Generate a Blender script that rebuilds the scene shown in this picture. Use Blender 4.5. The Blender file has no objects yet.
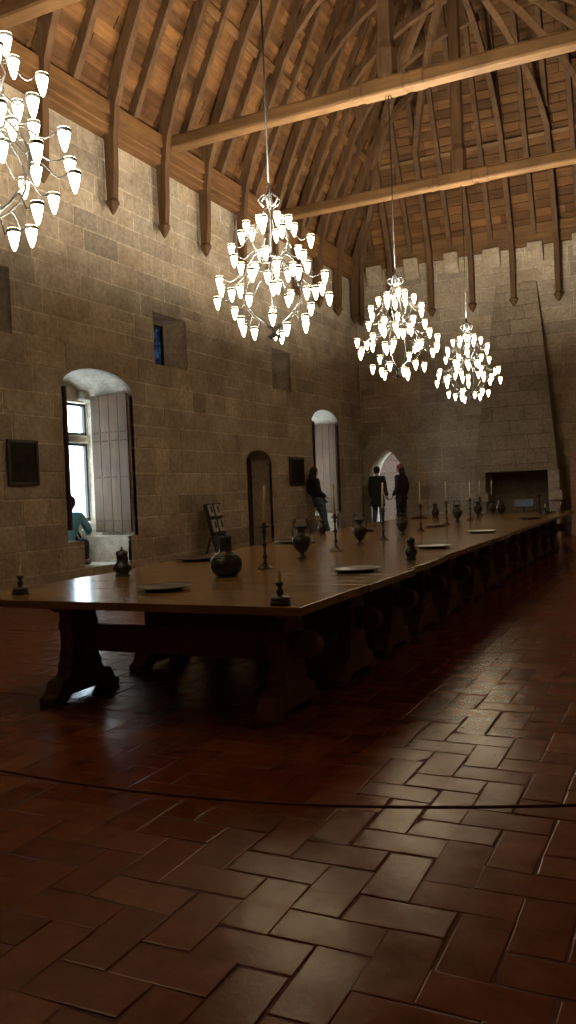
import bpy, bmesh, math, random
from mathutils import Vector, Matrix
random.seed(7)
sc = bpy.context.scene
COL = sc.collection
R = random.uniform
PI = math.pi

# ------------------------------------------------------------------ helpers
class MB:
    """collects shapes and links them as ONE mesh object"""
    def __init__(s):
        s.v = []; s.f = []; s.sm = []
    def add(s, vs, fs, smooth=False):
        n = len(s.v); s.v += [tuple(v) for v in vs]
        s.f += [tuple(i + n for i in f) for f in fs]; s.sm += [smooth] * len(fs)
    def box(s, c, d, rot=None, jit=0):
        hx, hy, hz = d[0] / 2, d[1] / 2, d[2] / 2
        vs = [Vector((x, y, z)) for x in (-hx, hx) for y in (-hy, hy) for z in (-hz, hz)]
        if jit: vs = [v + Vector((R(-jit, jit), R(-jit, jit), R(-jit, jit))) for v in vs]
        if rot is not None: vs = [rot @ v for v in vs]
        vs = [v + Vector(c) for v in vs]
        s.add(vs, [(0, 1, 3, 2), (4, 6, 7, 5), (0, 4, 5, 1), (2, 3, 7, 6), (0, 2, 6, 4), (1, 5, 7, 3)])
    def rng(s, a, b, jit=0):
        s.box([(a[i] + b[i]) / 2 for i in range(3)], [abs(b[i] - a[i]) for i in range(3)], jit=jit)
    def beam(s, p, q, w, h, up=(0, 0, 1)):
        """rectangular bar from p to q; w across, h along up"""
        s.path([p, q], w, h, up)
    def path(s, pts, w, h, up=(0, 0, 1), cap=True):
        pts = [Vector(p) for p in pts]; n = len(pts); vs = []
        for i, p in enumerate(pts):
            t = (pts[min(i + 1, n - 1)] - pts[max(i - 1, 0)]).normalized()
            u = Vector(up); sd = t.cross(u)
            if sd.length < 1e-4: sd = Vector((1, 0, 0))
            sd.normalize(); u = sd.cross(t).normalized()
            W = w[i] if isinstance(w, (list, tuple)) else w
            H = h[i] if isinstance(h, (list, tuple)) else h
            vs += [p - sd * W / 2 - u * H / 2, p + sd * W / 2 - u * H / 2, p + sd * W / 2 + u * H / 2, p - sd * W / 2 + u * H / 2]
        fs = []
        for i in range(n - 1):
            a = i * 4; b = a + 4
            for k in range(4): fs.append((a + k, a + (k + 1) % 4, b + (k + 1) % 4, b + k))
        fs.append((3, 2, 1, 0)); e = (n - 1) * 4; fs.append((e, e + 1, e + 2, e + 3))
        s.add(vs, fs)
    def tube(s, pts, r, seg=8, smooth=True, closed=False):
        pts = [Vector(p) for p in pts]; n = len(pts); vs = []; prev = None
        for i, p in enumerate(pts):
            if closed: t = (pts[(i + 1) % n] - pts[i - 1]).normalized()
            else: t = (pts[min(i + 1, n - 1)] - pts[max(i - 1, 0)]).normalized()
            if prev is None:
                a = Vector((0, 0, 1)) if abs(t.z) < .9 else Vector((1, 0, 0))
                prev = t.cross(a).normalized()
            prev = (prev - t * prev.dot(t)).normalized()
            b = t.cross(prev)
            rr = r[i] if isinstance(r, (list, tuple)) else r
            for k in range(seg):
                an = 2 * PI * k / seg
                vs.append(p + (prev * math.cos(an) + b * math.sin(an)) * rr)
        fs = []
        for i in range(n if closed else n - 1):
            j = (i + 1) % n
            for k in range(seg):
                fs.append((i * seg + k, i * seg + (k + 1) % seg, j * seg + (k + 1) % seg, j * seg + k))
        if not closed:
            fs.append(tuple(range(seg - 1, -1, -1))); fs.append(tuple((n - 1) * seg + k for k in range(seg)))
        s.add(vs, fs, smooth)
    def lathe(s, prof, c=(0, 0, 0), seg=20, smooth=True, cap=True, mat=None):
        vs = []; n = len(prof)
        for r_, z in prof:
            for k in range(seg):
                an = 2 * PI * k / seg
                v = Vector((r_ * math.cos(an), r_ * math.sin(an), z))
                if mat is not None: v = mat @ v
                vs.append(v + Vector(c))
        fs = []
        for i in range(n - 1):
            for k in range(seg):
                fs.append((i * seg + k, i * seg + (k + 1) % seg, (i + 1) * seg + (k + 1) % seg, (i + 1) * seg + k))
        s.add(vs, fs, smooth)
        if cap:
            s.add(vs[:seg], [tuple(range(seg - 1, -1, -1))]); s.add(vs[-seg:], [tuple(range(seg))])
    def prism(s, poly, axis, a, b):
        """poly of 2D points extruded along axis 0/1/2 from a to b"""
        def P(u, v, w):
            return {0: (w, u, v), 1: (u, w, v), 2: (u, v, w)}[axis]
        n = len(poly)
        vs = [P(u, v, a) for u, v in poly] + [P(u, v, b) for u, v in poly]
        fs = [tuple(range(n)), tuple(range(2 * n - 1, n - 1, -1))]
        for i in range(n): fs.append((i, i + n, (i + 1) % n + n, (i + 1) % n))
        s.add(vs, fs)
    def ball(s, c, r, sub=2, mat=None):
        bm = bmesh.new(); bmesh.ops.create_icosphere(bm, subdivisions=sub, radius=1)
        rr = r if isinstance(r, (tuple, list)) else (r, r, r)
        vs = []
        for v in bm.verts:
            p = Vector((v.co.x * rr[0], v.co.y * rr[1], v.co.z * rr[2]))
            if mat is not None: p = mat @ p
            vs.append(p + Vector(c))
        s.add(vs, [tuple(v.index for v in f.verts) for f in bm.faces], True); bm.free()
    def mesh(s, name, fix=True):
        me = bpy.data.meshes.new(name); me.from_pydata(s.v, [], s.f)
        me.polygons.foreach_set('use_smooth', s.sm)
        if fix:
            bm = bmesh.new(); bm.from_mesh(me); bmesh.ops.recalc_face_normals(bm, faces=bm.faces); bm.to_mesh(me); bm.free()
        me.update(); return me
    def build(s, name, mat, parent=None, bevel=0, loc=None, seg=2):
        o = bpy.data.objects.new(name, s.mesh(name)); COL.objects.link(o)
        o.data.materials.append(mat)
        if parent is not None: o.parent = parent
        if loc is not None: o.location = loc
        if bevel:
            m = o.modifiers.new('bevel', 'BEVEL'); m.width = bevel; m.segments = seg; m.limit_method = 'ANGLE'; m.angle_limit = .6
        return o

def tag(o, label=None, cat=None, group=None, kind=None):
    if label: o['label'] = label
    if cat: o['category'] = cat
    if group: o['group'] = group
    if kind: o['kind'] = kind
    return o

def empty(name, loc=(0, 0, 0), rz=0):
    o = bpy.data.objects.new(name, None); COL.objects.link(o)
    o.location = loc; o.rotation_euler = (0, 0, rz); o.empty_display_size = .1
    return o

def copy_tree(o, parent=None):
    c = o.copy(); COL.objects.link(c); c.parent = parent
    for ch in KIDS.get(o.name, None) or [x for x in COL.objects if x.parent == o]:
        copy_tree(ch, c)
    return c
KIDS = {}

def apply_bool(o, cutters, op='DIFFERENCE'):
    for c in cutters:
        m = o.modifiers.new('b', 'BOOLEAN'); m.operation = op; m.object = c; m.solver = 'EXACT'
    dg = bpy.context.evaluated_depsgraph_get(); dg.update()
    me = bpy.data.meshes.new_from_object(o.evaluated_get(dg))
    o.modifiers.clear(); o.data = me

def drop(objs):
    for c in objs: bpy.data.objects.remove(c)

# ------------------------------------------------------------------ materials
def nm(name):
    m = bpy.data.materials.new(name); m.use_nodes = True; nt = m.node_tree
    b = nt.nodes['Principled BSDF']; return m, nt, b, nt.nodes, nt.links
def ramp(N, stops):
    r = N.new('ShaderNodeValToRGB'); e = r.color_ramp.elements
    while len(e) < len(stops): e.new(.5)
    for i, (p, c) in enumerate(stops): e[i].position = p; e[i].color = (*c, 1)
    return r
def noise(N, L, vec, scale, detail=5, rough=.6):
    n = N.new('ShaderNodeTexNoise'); n.inputs['Scale'].default_value = scale
    n.inputs['Detail'].default_value = detail; n.inputs['Roughness'].default_value = rough
    L.new(vec, n.inputs['Vector']); return n
def mixc(N, L, a, b, fac, mode='MULTIPLY'):
    m = N.new('ShaderNodeMix'); m.data_type = 'RGBA'; m.blend_type = mode
    for k, v in ((0, fac), (6, a), (7, b)):
        if hasattr(v, 'type') and hasattr(v, 'links'): L.new(v, m.inputs[k])
        elif k == 0: m.inputs[0].default_value = v
        else: m.inputs[k].default_value = (*v, 1)
    return m.outputs[2]
def bump(N, L, b, h, strength, dist):
    bp = N.new('ShaderNodeBump'); bp.inputs['Strength'].default_value = strength; bp.inputs['Distance'].default_value = dist
    L.new(h, bp.inputs['Height']); L.new(bp.outputs[0], b.inputs['Normal'])

def stone_mat(name, base, dark, rough=.9, brick=False, sc_=1.0):
    m, nt, b, N, L = nm(name)
    tc = N.new('ShaderNodeTexCoord'); g = N.new('ShaderNodeNewGeometry')
    n1 = noise(N, L, g.outputs['Position'], 1.3, 6, .65)
    n2 = noise(N, L, g.outputs['Position'], 14, 6, .7)
    n3 = noise(N, L, g.outputs['Position'], 60, 3, .7)
    r1 = ramp(N, [(.3, dark), (.62, base)]); L.new(n1.outputs[0], r1.inputs[0])
    r2 = ramp(N, [(.3, (.5, .49, .48)), (.58, (1, 1, 1))]); L.new(n2.outputs[0], r2.inputs[0])
    c = mixc(N, L, r1.outputs[0], r2.outputs[0], .8)
    r3 = ramp(N, [(0, (.66, .66, .67)), (.35, (.98, .93, .86)), (.6, (.84, .83, .82)), (.8, (1.1, 1.05, .97)), (1, (.9, .82, .72))]); L.new(g.outputs['Random Per Island'], r3.inputs[0])
    c = mixc(N, L, c, r3.outputs[0], .9)
    h = N.new('ShaderNodeMath'); h.operation = 'ADD'; L.new(n2.outputs[0], h.inputs[0])
    k = N.new('ShaderNodeMath'); k.operation = 'MULTIPLY'; k.inputs[1].default_value = .35; L.new(n3.outputs[0], k.inputs[0]); L.new(k.outputs[0], h.inputs[1])
    hh = h.outputs[0]
    if brick:
        sx = N.new('ShaderNodeSeparateXYZ'); L.new(g.outputs['Position'], sx.inputs[0])
        cx = N.new('ShaderNodeCombineXYZ'); ad = N.new('ShaderNodeMath'); ad.operation = 'ADD'
        L.new(sx.outputs[0], ad.inputs[0]); L.new(sx.outputs[1], ad.inputs[1])
        L.new(ad.outputs[0], cx.inputs[0]); L.new(sx.outputs[2], cx.inputs[1])
        bt = N.new('ShaderNodeTexBrick'); L.new(cx.outputs[0], bt.inputs['Vector'])
        bt.inputs['Scale'].default_value = 1; bt.inputs['Brick Width'].default_value = .8; bt.inputs['Row Height'].default_value = .37
        bt.inputs['Mortar Size'].default_value = .007; bt.inputs['Mortar Smooth'].default_value = .4
        bt.inputs['Color1'].default_value = (.75, .74, .72, 1); bt.inputs['Color2'].default_value = (1, .98, .95, 1); bt.inputs['Mortar'].default_value = (.6, .58, .55, 1)
        c = mixc(N, L, c, bt.outputs['Color'], .9)
        s1 = N.new('ShaderNodeMath'); s1.operation = 'SUBTRACT'; L.new(hh, s1.inputs[0]); L.new(bt.outputs['Fac'], s1.inputs[1]); hh = s1.outputs[0]
    L.new(c, b.inputs['Base Color']); b.inputs['Roughness'].default_value = rough
    b.inputs['Specular IOR Level'].default_value = .25
    bump(N, L, b, hh, .9, .022)
    return m

def wood_mat(name, c1, c2, rough=.6, axis=0, spec=.4, island=.6, bumpd=.004, grain=14, coat=0):
    m, nt, b, N, L = nm(name)
    tc = N.new('ShaderNodeTexCoord'); mp = N.new('ShaderNodeMapping')
    s = [grain, grain, grain]; s[axis] = grain * .07
    mp.inputs['Scale'].default_value = s; L.new(tc.outputs['Object'], mp.inputs[0])
    g = N.new('ShaderNodeNewGeometry')
    n1 = noise(N, L, mp.outputs[0], 1, 6, .65)
    n2 = noise(N, L, tc.outputs['Object'], 1.6, 4, .6)
    r1 = ramp(N, [(.3, c2), (.68, c1)]); L.new(n1.outputs[0], r1.inputs[0])
    r2 = ramp(N, [(.3, (.6, .57, .53)), (.65, (1.1, 1.06, 1))]); L.new(n2.outputs[0], r2.inputs[0])
    c = mixc(N, L, r1.outputs[0], r2.outputs[0], .8)
    r3 = ramp(N, [(0, (.55, .5, .45)), (.5, (.85, .8, .75)), (1, (1.2, 1.12, 1))]); L.new(g.outputs['Random Per Island'], r3.inputs[0])
    c = mixc(N, L, c, r3.outputs[0], island)
    L.new(c, b.inputs['Base Color']); b.inputs['Roughness'].default_value = rough; b.inputs['Specular IOR Level'].default_value = spec
    if coat: b.inputs['Coat Weight'].default_value = coat; b.inputs['Coat Roughness'].default_value = .18
    bump(N, L, b, n1.outputs[0], .5, bumpd)
    return m

def plain(name, c, rough=.6, metal=0, spec=.5, emit=None, es=0, var=.25, scale=8):
    m, nt, b, N, L = nm(name)
    tc = N.new('ShaderNodeTexCoord')
    n1 = noise(N, L, tc.outputs['Object'], scale, 4, .6)
    r1 = ramp(N, [(.3, tuple(x * (1 - var) for x in c)), (.7, tuple(min(1, x * (1 + var * .4)) for x in c))]); L.new(n1.outputs[0], r1.inputs[0])
    L.new(r1.outputs[0], b.inputs['Base Color'])
    b.inputs['Roughness'].default_value = rough; b.inputs['Metallic'].default_value = metal; b.inputs['Specular IOR Level'].default_value = spec
    if emit: b.inputs['Emission Color'].default_value = (*emit, 1); b.inputs['Emission Strength'].default_value = es
    return m

M = {}
M['stone'] = stone_mat('stone_blocks', (.56, .48, .375), (.35, .285, .21))
M['mortar'] = stone_mat('stone_mortar', (.8, .71, .58), (.42, .36, .28))
M['ashlar'] = stone_mat('stone_ashlar', (.46, .40, .31), (.32, .27, .2), brick=True)
M['smooth_stone'] = stone_mat('smooth_stone', (.58, .53, .45), (.42, .38, .32))
M['pink_stone'] = stone_mat('pink_stone', (.75, .5, .42), (.6, .4, .33))
M['plaster'] = stone_mat('corridor_stone', (.72, .58, .53), (.56, .45, .41), brick=True)
M['boards'] = wood_mat('roof_boards', (.215, .108, .04), (.075, .035, .013), .8, 1, .2, 1.0, .006, 9)
M['boards_x'] = wood_mat('roof_boards_back', (.205, .107, .042), (.075, .037, .015), .8, 0, .2, 1.0, .006, 9)
M['rafter'] = wood_mat('rafter_wood', (.15, .083, .038), (.075, .04, .018), .75, 2, .3, .3)
M['beam'] = wood_mat('beam_wood', (.21, .118, .045), (.12, .062, .023), .65, 0, .35, .2)
M['plate'] = wood_mat('plate_wood', (.215, .11, .04), (.11, .052, .02), .65, 1, .3, .2)
M['table'] = wood_mat('table_oak', (.36, .22, .075), (.22, .125, .04), .18, 0, .6, .3, .0015, 8)
M['table_leg'] = wood_mat('table_leg_oak', (.22, .095, .035), (.11, .045, .017), .5, 2, .4, .2)
M['shutter'] = wood_mat('shutter_wood', (.22, .135, .08), (.12, .07, .042), .65, 2, .3, .5)
M['dark_wood'] = wood_mat('dark_door_wood', (.075, .045, .028), (.04, .024, .015), .6, 2, .3, .4)
M['iron'] = plain('wrought_iron', (.07, .068, .065), .5, .8)
M['lead'] = plain('window_lead', (.02, .025, .03), .6)
M['pewter'] = plain('dark_pewter', (.085, .085, .075), .38, .8, var=.5, scale=25)
M['bronze'] = plain('dark_bronze', (.085, .06, .04), .36, .85, var=.5, scale=25)
M['pewter_bright'] = plain('plate_pewter', (.16, .16, .155), .3, .9, var=.4, scale=18)
M['wax'] = plain('candle_wax', (.72, .62, .40), .55, var=.1)
M['black'] = plain('black_frame', (.02, .018, .017), .45)
M['frame'] = plain('picture_frame', (.035, .026, .02), .4)
M['paper'] = plain('leaflet_paper', (.50, .47, .44), .6, var=.5, scale=30)
M['print'] = plain('leaflet_print', (.05, .045, .05), .6)
M['rope'] = plain('dark_red_rope', (.10, .018, .014), .8)
M['brass'] = plain('dull_brass', (.45, .33, .2), .4, .8)
M['skin'] = plain('skin', (.55, .33, .24), .55, var=.1)
M['navy'] = plain('navy_jeans', (.09, .15, .24), .85, var=.4, scale=20)
M['jacket'] = plain('black_jacket', (.018, .018, .02), .8, var=.3)
M['green_coat'] = plain('dark_green_coat', (.022, .028, .026), .85, var=.3)
M['plum_coat'] = plain('dark_brown_coat', (.03, .018, .016), .85, var=.3)
M['shirt'] = plain('blue_shirt', (.20, .55, .75), .8, var=.2, scale=12)
M['strap'] = plain('dark_strap', (.02, .02, .025), .7)
M['hair'] = plain('dark_hair', (.03, .02, .014), .7)
M['shoe'] = plain('dark_shoe', (.02, .018, .016), .5)
M['trouser'] = plain('dark_trousers', (.02, .022, .028), .85)
M['pink'] = plain('pink_scarf', (.55, .12, .1), .8)
M['panel'] = plain('pale_blue_board', (.2, .28, .42), .5)
M['ash'] = plain('soot', (.03, .022, .018), .95)

def emis(name, col, s):
    m, nt, b, N, L = nm(name); N.remove(b)
    e = N.new('ShaderNodeEmission'); e.inputs[0].default_value = (*col, 1); e.inputs[1].default_value = s
    L.new(e.outputs[0], N['Material Output'].inputs[0]); return m
M['shade'] = emis('lit_glass_shade', (1, .82, .53), 13)
M['bulb'] = emis('lamp_mouth', (1, .88, .69), 1100)

def glass_mat(name, tint, lead=False):
    m, nt, b, N, L = nm(name); N.remove(b)
    t = N.new('ShaderNodeBsdfTransparent'); gl = N.new('ShaderNodeBsdfGlossy'); gl.inputs['Roughness'].default_value = .1
    t.inputs[0].default_value = (*tint, 1)
    mx = N.new('ShaderNodeMixShader'); mx.inputs[0].default_value = .07
    L.new(t.outputs[0], mx.inputs[1]); L.new(gl.outputs[0], mx.inputs[2])
    if lead:
        tc = N.new('ShaderNodeTexCoord'); v = N.new('ShaderNodeTexVoronoi'); v.inputs['Scale'].default_value = 12
        L.new(tc.outputs['Object'], v.inputs['Vector'])
        r = ramp(N, [(0, (.012, .018, .026)), (.5, (.045, .07, .105)), (1, (.13, .19, .26))]); L.new(v.outputs['Color'], r.inputs[0])
        tr = N.new('ShaderNodeBsdfTranslucent'); L.new(r.outputs[0], tr.inputs[0])
        m2 = N.new('ShaderNodeMixShader'); m2.inputs[0].default_value = .85; L.new(t.outputs[0], m2.inputs[1]); L.new(tr.outputs[0], m2.inputs[2]); L.new(m2.outputs[0], mx.inputs[1])
    L.new(mx.outputs[0], N['Material Output'].inputs[0]); return m
M['glass'] = glass_mat('window_glass', (.95, .98, 1))
M['blue_glass'] = glass_mat('blue_leaded_glass', (.03, .06, .12), True)

def tile_mat():
    m, nt, b, N, L = nm('terracotta_tiles')
    g = N.new('ShaderNodeNewGeometry'); P = g.outputs['Position']
    r0 = ramp(N, [(0, (.15, .038, .014)), (.5, (.18, .048, .018)), (.85, (.20, .06, .023)), (1, (.24, .09, .035))]); L.new(g.outputs['Random Per Island'], r0.inputs[0])
    n1 = noise(N, L, P, 7, 6, .65); n2 = noise(N, L, P, .5, 3, .5); n3 = noise(N, L, P, 45, 4, .6)
    r1 = ramp(N, [(.3, (.55, .5, .5)), (.7, (1.15, 1.1, 1.05))]); L.new(n1.outputs[0], r1.inputs[0])
    c = mixc(N, L, r0.outputs[0], r1.outputs[0], .8)
    L.new(c, b.inputs['Base Color'])
    rr = N.new('ShaderNodeMapRange'); rr.inputs[1].default_value = .3; rr.inputs[2].default_value = .7; rr.inputs[3].default_value = .16; rr.inputs[4].default_value = .27
    L.new(n1.outputs[0], rr.inputs[0]); L.new(rr.outputs[0], b.inputs['Roughness'])
    b.inputs['Specular IOR Level'].default_value = .17; b.inputs['Specular Tint'].default_value = (1, .74, .38, 1)
    h = N.new('ShaderNodeMath'); h.operation = 'MULTIPLY_ADD'; h.inputs[1].default_value = .12; L.new(n3.outputs[0], h.inputs[0]); L.new(n1.outputs[0], h.inputs[2])
    bump(N, L, b, h.outputs[0], .45, .005)
    return m
M['tile'] = tile_mat()
M['grout'] = plain('floor_grout', (.11, .035, .016), .8, var=.3, scale=10)

# ------------------------------------------------------------------ the room
XL, XR, YB, YN = -8.31, 1.5, 22.3, -2.5
ZW = 7.13          # top of the left wall

def blocks(along, zmax, place, zmin=0.0, gap=.0095):
    """irregular ashlar facing; place(u, depth, z) -> world point"""
    mb = MB(); z = zmin; a0, a1 = along; row = 0
    while z < zmax - .05:
        h = random.choice((.30, .34, .36, .38, .42)); h = min(h, zmax - z)
        if zmax - z - h < .12: h = zmax - z
        u = a0 - R(0, .6)
        while u < a1:
            w = random.choice((.42, .55, .62, .7, .8, .95, 1.1)) * R(.9, 1.1)
            p = max(u, a0); q = min(u + w, a1)
            if q - p > .06:
                split = h > .35 and R(0, 1) < .08
                zs = [(z, z + h * .5), (z + h * .5, z + h)] if split else [(z, z + h)]
                for z0, z1 in zs:
                    d = R(.003, .013); ch = min(d - .001, R(.006, .012)); j = .007
                    def ring(ins, dep, jit):
                        return [place(uu + R(-jit, jit), dep, zz + R(-jit, jit)) for uu, zz in
                                ((p + gap + ins, z0 + gap + ins), (q - gap - ins, z0 + gap + ins), (q - gap - ins, z1 - gap - ins), (p + gap + ins, z1 - gap - ins))]
                    a = ring(0, -.06, 0); b_ = ring(0, d - ch, j); c = ring(ch * 1.3, d, j)
                    vs = a + b_ + c; fs = [(3, 2, 1, 0), (8, 9, 10, 11)]
                    for s0 in (0, 4):
                        for k in range(4): fs.append((s0 + k, s0 + (k + 1) % 4, s0 + 4 + (k + 1) % 4, s0 + 4 + k))
                    mb.add(vs, fs)
            u += w
        z += h; row += 1
    return mb

def arch_poly(u0, u1, z0, zs, zt, n=12):
    c = (u0 + u1) / 2; a = (u1 - u0) / 2
    pts = [(u0, z0), (u1, z0)]
    for i in range(n + 1):
        t = PI * i / n; pts.append((c + a * math.cos(t), zs + (zt - zs) * math.sin(t)))
    return pts
def pointed_poly(u0, u1, z0, zs, zt, n=8):
    c = (u0 + u1) / 2; pts = [(u0, z0), (u1, z0)]
    for i in range(n + 1):
        t = i / n; pts.append((u1 - (u1 - c) * (1 - math.cos(t * PI / 2.35)) / (1 - math.cos(PI / 2.35)), zs + (zt - zs) * math.sin(t * PI / 2.35) / math.sin(PI / 2.35)))
    for i in range(n - 1, -1, -1):
        t = i / n; pts.append((u0 + (c - u0) * (1 - math.cos(t * PI / 2.35)) / (1 - math.cos(PI / 2.35)), zs + (zt - zs) * math.sin(t * PI / 2.35) / math.sin(PI / 2.35)))
    return pts
def cutter(poly, axis, a, b):
    m = MB(); m.prism(poly, axis, a, b); return m.build('cut', M['mortar'])
def rect(u0, u1, z0, z1): return [(u0, z0), (u1, z0), (u1, z1), (u0, z1)]

WD = 1.24   # thickness of the left wall
WINS = [(9.77, 11.52), (18.85, 20.58)]
BIGZ = (.77, 3.08, 3.42)
cl = []
for (a, b) in WINS:
    cl.append(cutter(arch_poly(a, b, *BIGZ), 0, XL - 1.05, XL + .3))
    cl.append(cutter(rect(a + .36, b - .2, .34, .80), 0, XL - 1.0, XL + .3))
    cl.append(cutter(rect(a + .2, b + .16, 1.0, 3.06), 0, XL - WD - .3, XL - .9))
SM = [(7.75, 8.83), (12.21, 13.28), (16.78, 17.74)]
for (a, b) in SM:
    m = MB(); vs = []
    for x, e in ((XL + .1, 0), (XL - .5, .04)):
        vs += [(x, a + e, 3.69 + e * .5), (x, b - e, 3.69 + e * .5), (x, b - e, 4.6 - e * .5), (x, a + e, 4.6 - e * .5)]
    m.add(vs, [(0, 1, 2, 3), (7, 6, 5, 4), (0, 4, 5, 1), (1, 5, 6, 2), (2, 6, 7, 3), (3, 7, 4, 0)])
    cl.append(m.build('cut', M['mortar']))
    cl.append(cutter(rect(a + .12, b - .12, 3.8, 4.5), 0, XL - WD - .3, XL - .3))
cl.append(cutter(arch_poly(15.4, 16.56, 0, 2.02, 2.3), 0, XL - .62, XL + .3))

m = MB(); m.rng((XL - WD, YN - .6, -.2), (XL, YB + .8, ZW))
wl = m.build('wall_left', M['mortar']); tag(wl, 'long stone block wall with windows on the left', kind='structure')
apply_bool(wl, cl)
fb = blocks((3.0, YB), ZW, lambda u, d, z: (XL + d, u, z))
fl = fb.build('stone_facing', M['stone']); apply_bool(fl, cl); fl.parent = wl
drop(cl)

# back wall
cb = []
DX0, DX1 = -8.13, -7.07
cb.append(cutter(pointed_poly(DX0, DX1, .27, 1.45, 2.44), 1, YB - .4, YB + 1.2))
cb.append(cutter(rect(-4.86, -3.12, .0, 1.70), 1, YB - .4, YB + .55))
m = MB(); m.rng((XL - WD, YB, -.2), (XR + .6, YB + .8, 7.5))
wb = m.build('wall_back', M['mortar']); tag(wb, 'stone block wall at the far end of the hall', kind='structure'); apply_bool(wb, cb)
fb = blocks((XL + .02, XR), 7.5, lambda u, d, z: (u, YB - d, z))
fl = fb.build('stone_facing', M['stone']); apply_bool(fl, cb); fl.parent = wb
drop(cb)
# corbel stones that stand up into the roof timbers
for cxx in (1.0, -.1, -1.2, -2.3, -3.4, -4.5, -5.56, -6.66, -7.72):
    m = MB(); w = R(.36, .44)
    m.prism([(YB + .02, 6.98), (YB - .1, 7.08), (YB - .2, 7.24), (YB - .22, 7.50 + R(-.05, .05)), (YB + .02, 7.52)], 0, cxx - w / 2, cxx + w / 2)
    o = m.build('corbel_stone', M['stone'], wb, .02)
# pointed arch surround of the far door
m = MB()
outer = pointed_poly(-8.6, -6.66, .0, 1.4, 2.92, 10)[1:]; inner = pointed_poly(DX0, DX1, .0, 1.45, 2.44, 10)[1:]
vs = []; fs = []
for (a, b) in zip(inner, outer):
    bx = max(b[0], XL + .02); ax = a[0]
    vs += [(ax, YB - .035, a[1]), (bx, YB - .035, b[1]), (ax, YB + .3, a[1]), (bx, YB + .3, b[1])]
n = len(inner)
for i in range(n - 1):
    a = i * 4; b = a + 4
    fs += [(a, a + 1, b + 1, b), (a + 1, a + 3, b + 3, b + 1), (a + 3, a + 2, b + 2, b + 3), (a + 2, a, b, b + 2)]
m.add(vs, fs); m.build('arch_surround', M['smooth_stone'], wb)
# corridor behind the door
m = MB()
m.rng((-9.6, 25.0, -.1), (-4.5, 25.3, 3.4)); m.rng((-9.9, YB + .8, -.1), (-9.6, 25.3, 3.4)); m.rng((-9.9, YB + .8, 3.4), (-4.5, 25.3, 3.6)); m.rng((-9.9, YB + .75, .0), (-4.5, 25.3, .26))
tag(m.build('wall_corridor', M['plaster']), 'pale pink stone passage seen through the far door', kind='structure')

m = MB(); m.rng((XR, YN - .6, -.2), (XR + .6, YB + .8, ZW)); tag(m.build('wall_right', M['ashlar']), 'stone wall on the right', kind='structure')
m = MB(); m.prism([(XL - .3, -.2), (XR + .3, -.2), (XR + .3, ZW), (-3.4, 18.6), (XL - .3, ZW)], 1, YN - .6, YN); tag(m.build('wall_front', M['ashlar']), 'stone wall behind the viewer', kind='structure')

# floor : herringbone tiles
m = MB(); m.rng((XL - .1, YN, -.2), (XR + .1, YB + .2, -.0026)); fo = m.build('floor', M['grout']); tag(fo, 'worn red terracotta floor laid in a herringbone', kind='structure')
W = .178; mb = MB()
def tile(x0, y0, x1, y1):
    g = .0017; c = Vector(((x0 + x1) / 2, (y0 + y1) / 2, R(-.0007, .0007)))
    hx = (x1 - x0) / 2 - g; hy = (y1 - y0) / 2 - g; tx = R(-.012, .012); ty = R(-.012, .012); j = .007
    b = [(sx * hx + R(-j, j), sy * hy + R(-j, j)) for sx, sy in ((-1, -1), (1, -1), (1, 1), (-1, 1))]
    i1 = .002; i2 = .006
    def rg(ins, z): return [(c.x + px - math.copysign(ins, px), c.y + py - math.copysign(ins, py), c.z + z + px * tx + py * ty) for px, py in b]
    v = rg(0, -.012) + rg(0, -.003) + rg(i1, -.0008) + rg(i2, 0)
    fs = [(12, 13, 14, 15)]
    for s0 in (0, 4, 8):
        for k in range(4): fs.append((s0 + k, s0 + (k + 1) % 4, s0 + 4 + (k + 1) % 4, s0 + 4 + k))
    mb.add(v, fs)
i0, i1 = int(XL / W) - 2, int(XR / W) + 2
for yy in range(int(-.4 / W), int(YB / W) + 1):
    for xx in range(i0, i1):
        k = (xx - yy) % 4
        x0 = xx * W; y0 = yy * W
        if x0 < XL - W * 1.5 or x0 > XR: continue
        if k == 0: tile(x0, y0, x0 + 2 * W, y0 + W)
        elif k == 3: tile(x0, y0, x0 + W, y0 + 2 * W)
me = mb.mesh('floor_tiles', False)
o = bpy.data.objects.new('floor_tiles', me); COL.objects.link(o); me.materials.append(M['tile']); o.parent = fo
me.polygons.foreach_set('use_smooth', [False] * len(me.polygons))

# low stone platform in the far left corner
m = MB(); m.rng((XL - .02, 17.9, 0), (-7.62, YB + .02, .28), .0); o = m.build('stone_platform', M['smooth_stone'], None, .015)
tag(o, 'low pale stone platform along the wall under the far window', kind='structure')
m = MB(); m.rng((-7.62, 21.35, 0), (-6.5, YB + .02, .27)); o = m.build('stone_step', M['smooth_stone'], None, .015)
tag(o, 'low stone step in front of the pointed far door', kind='structure')

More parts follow.
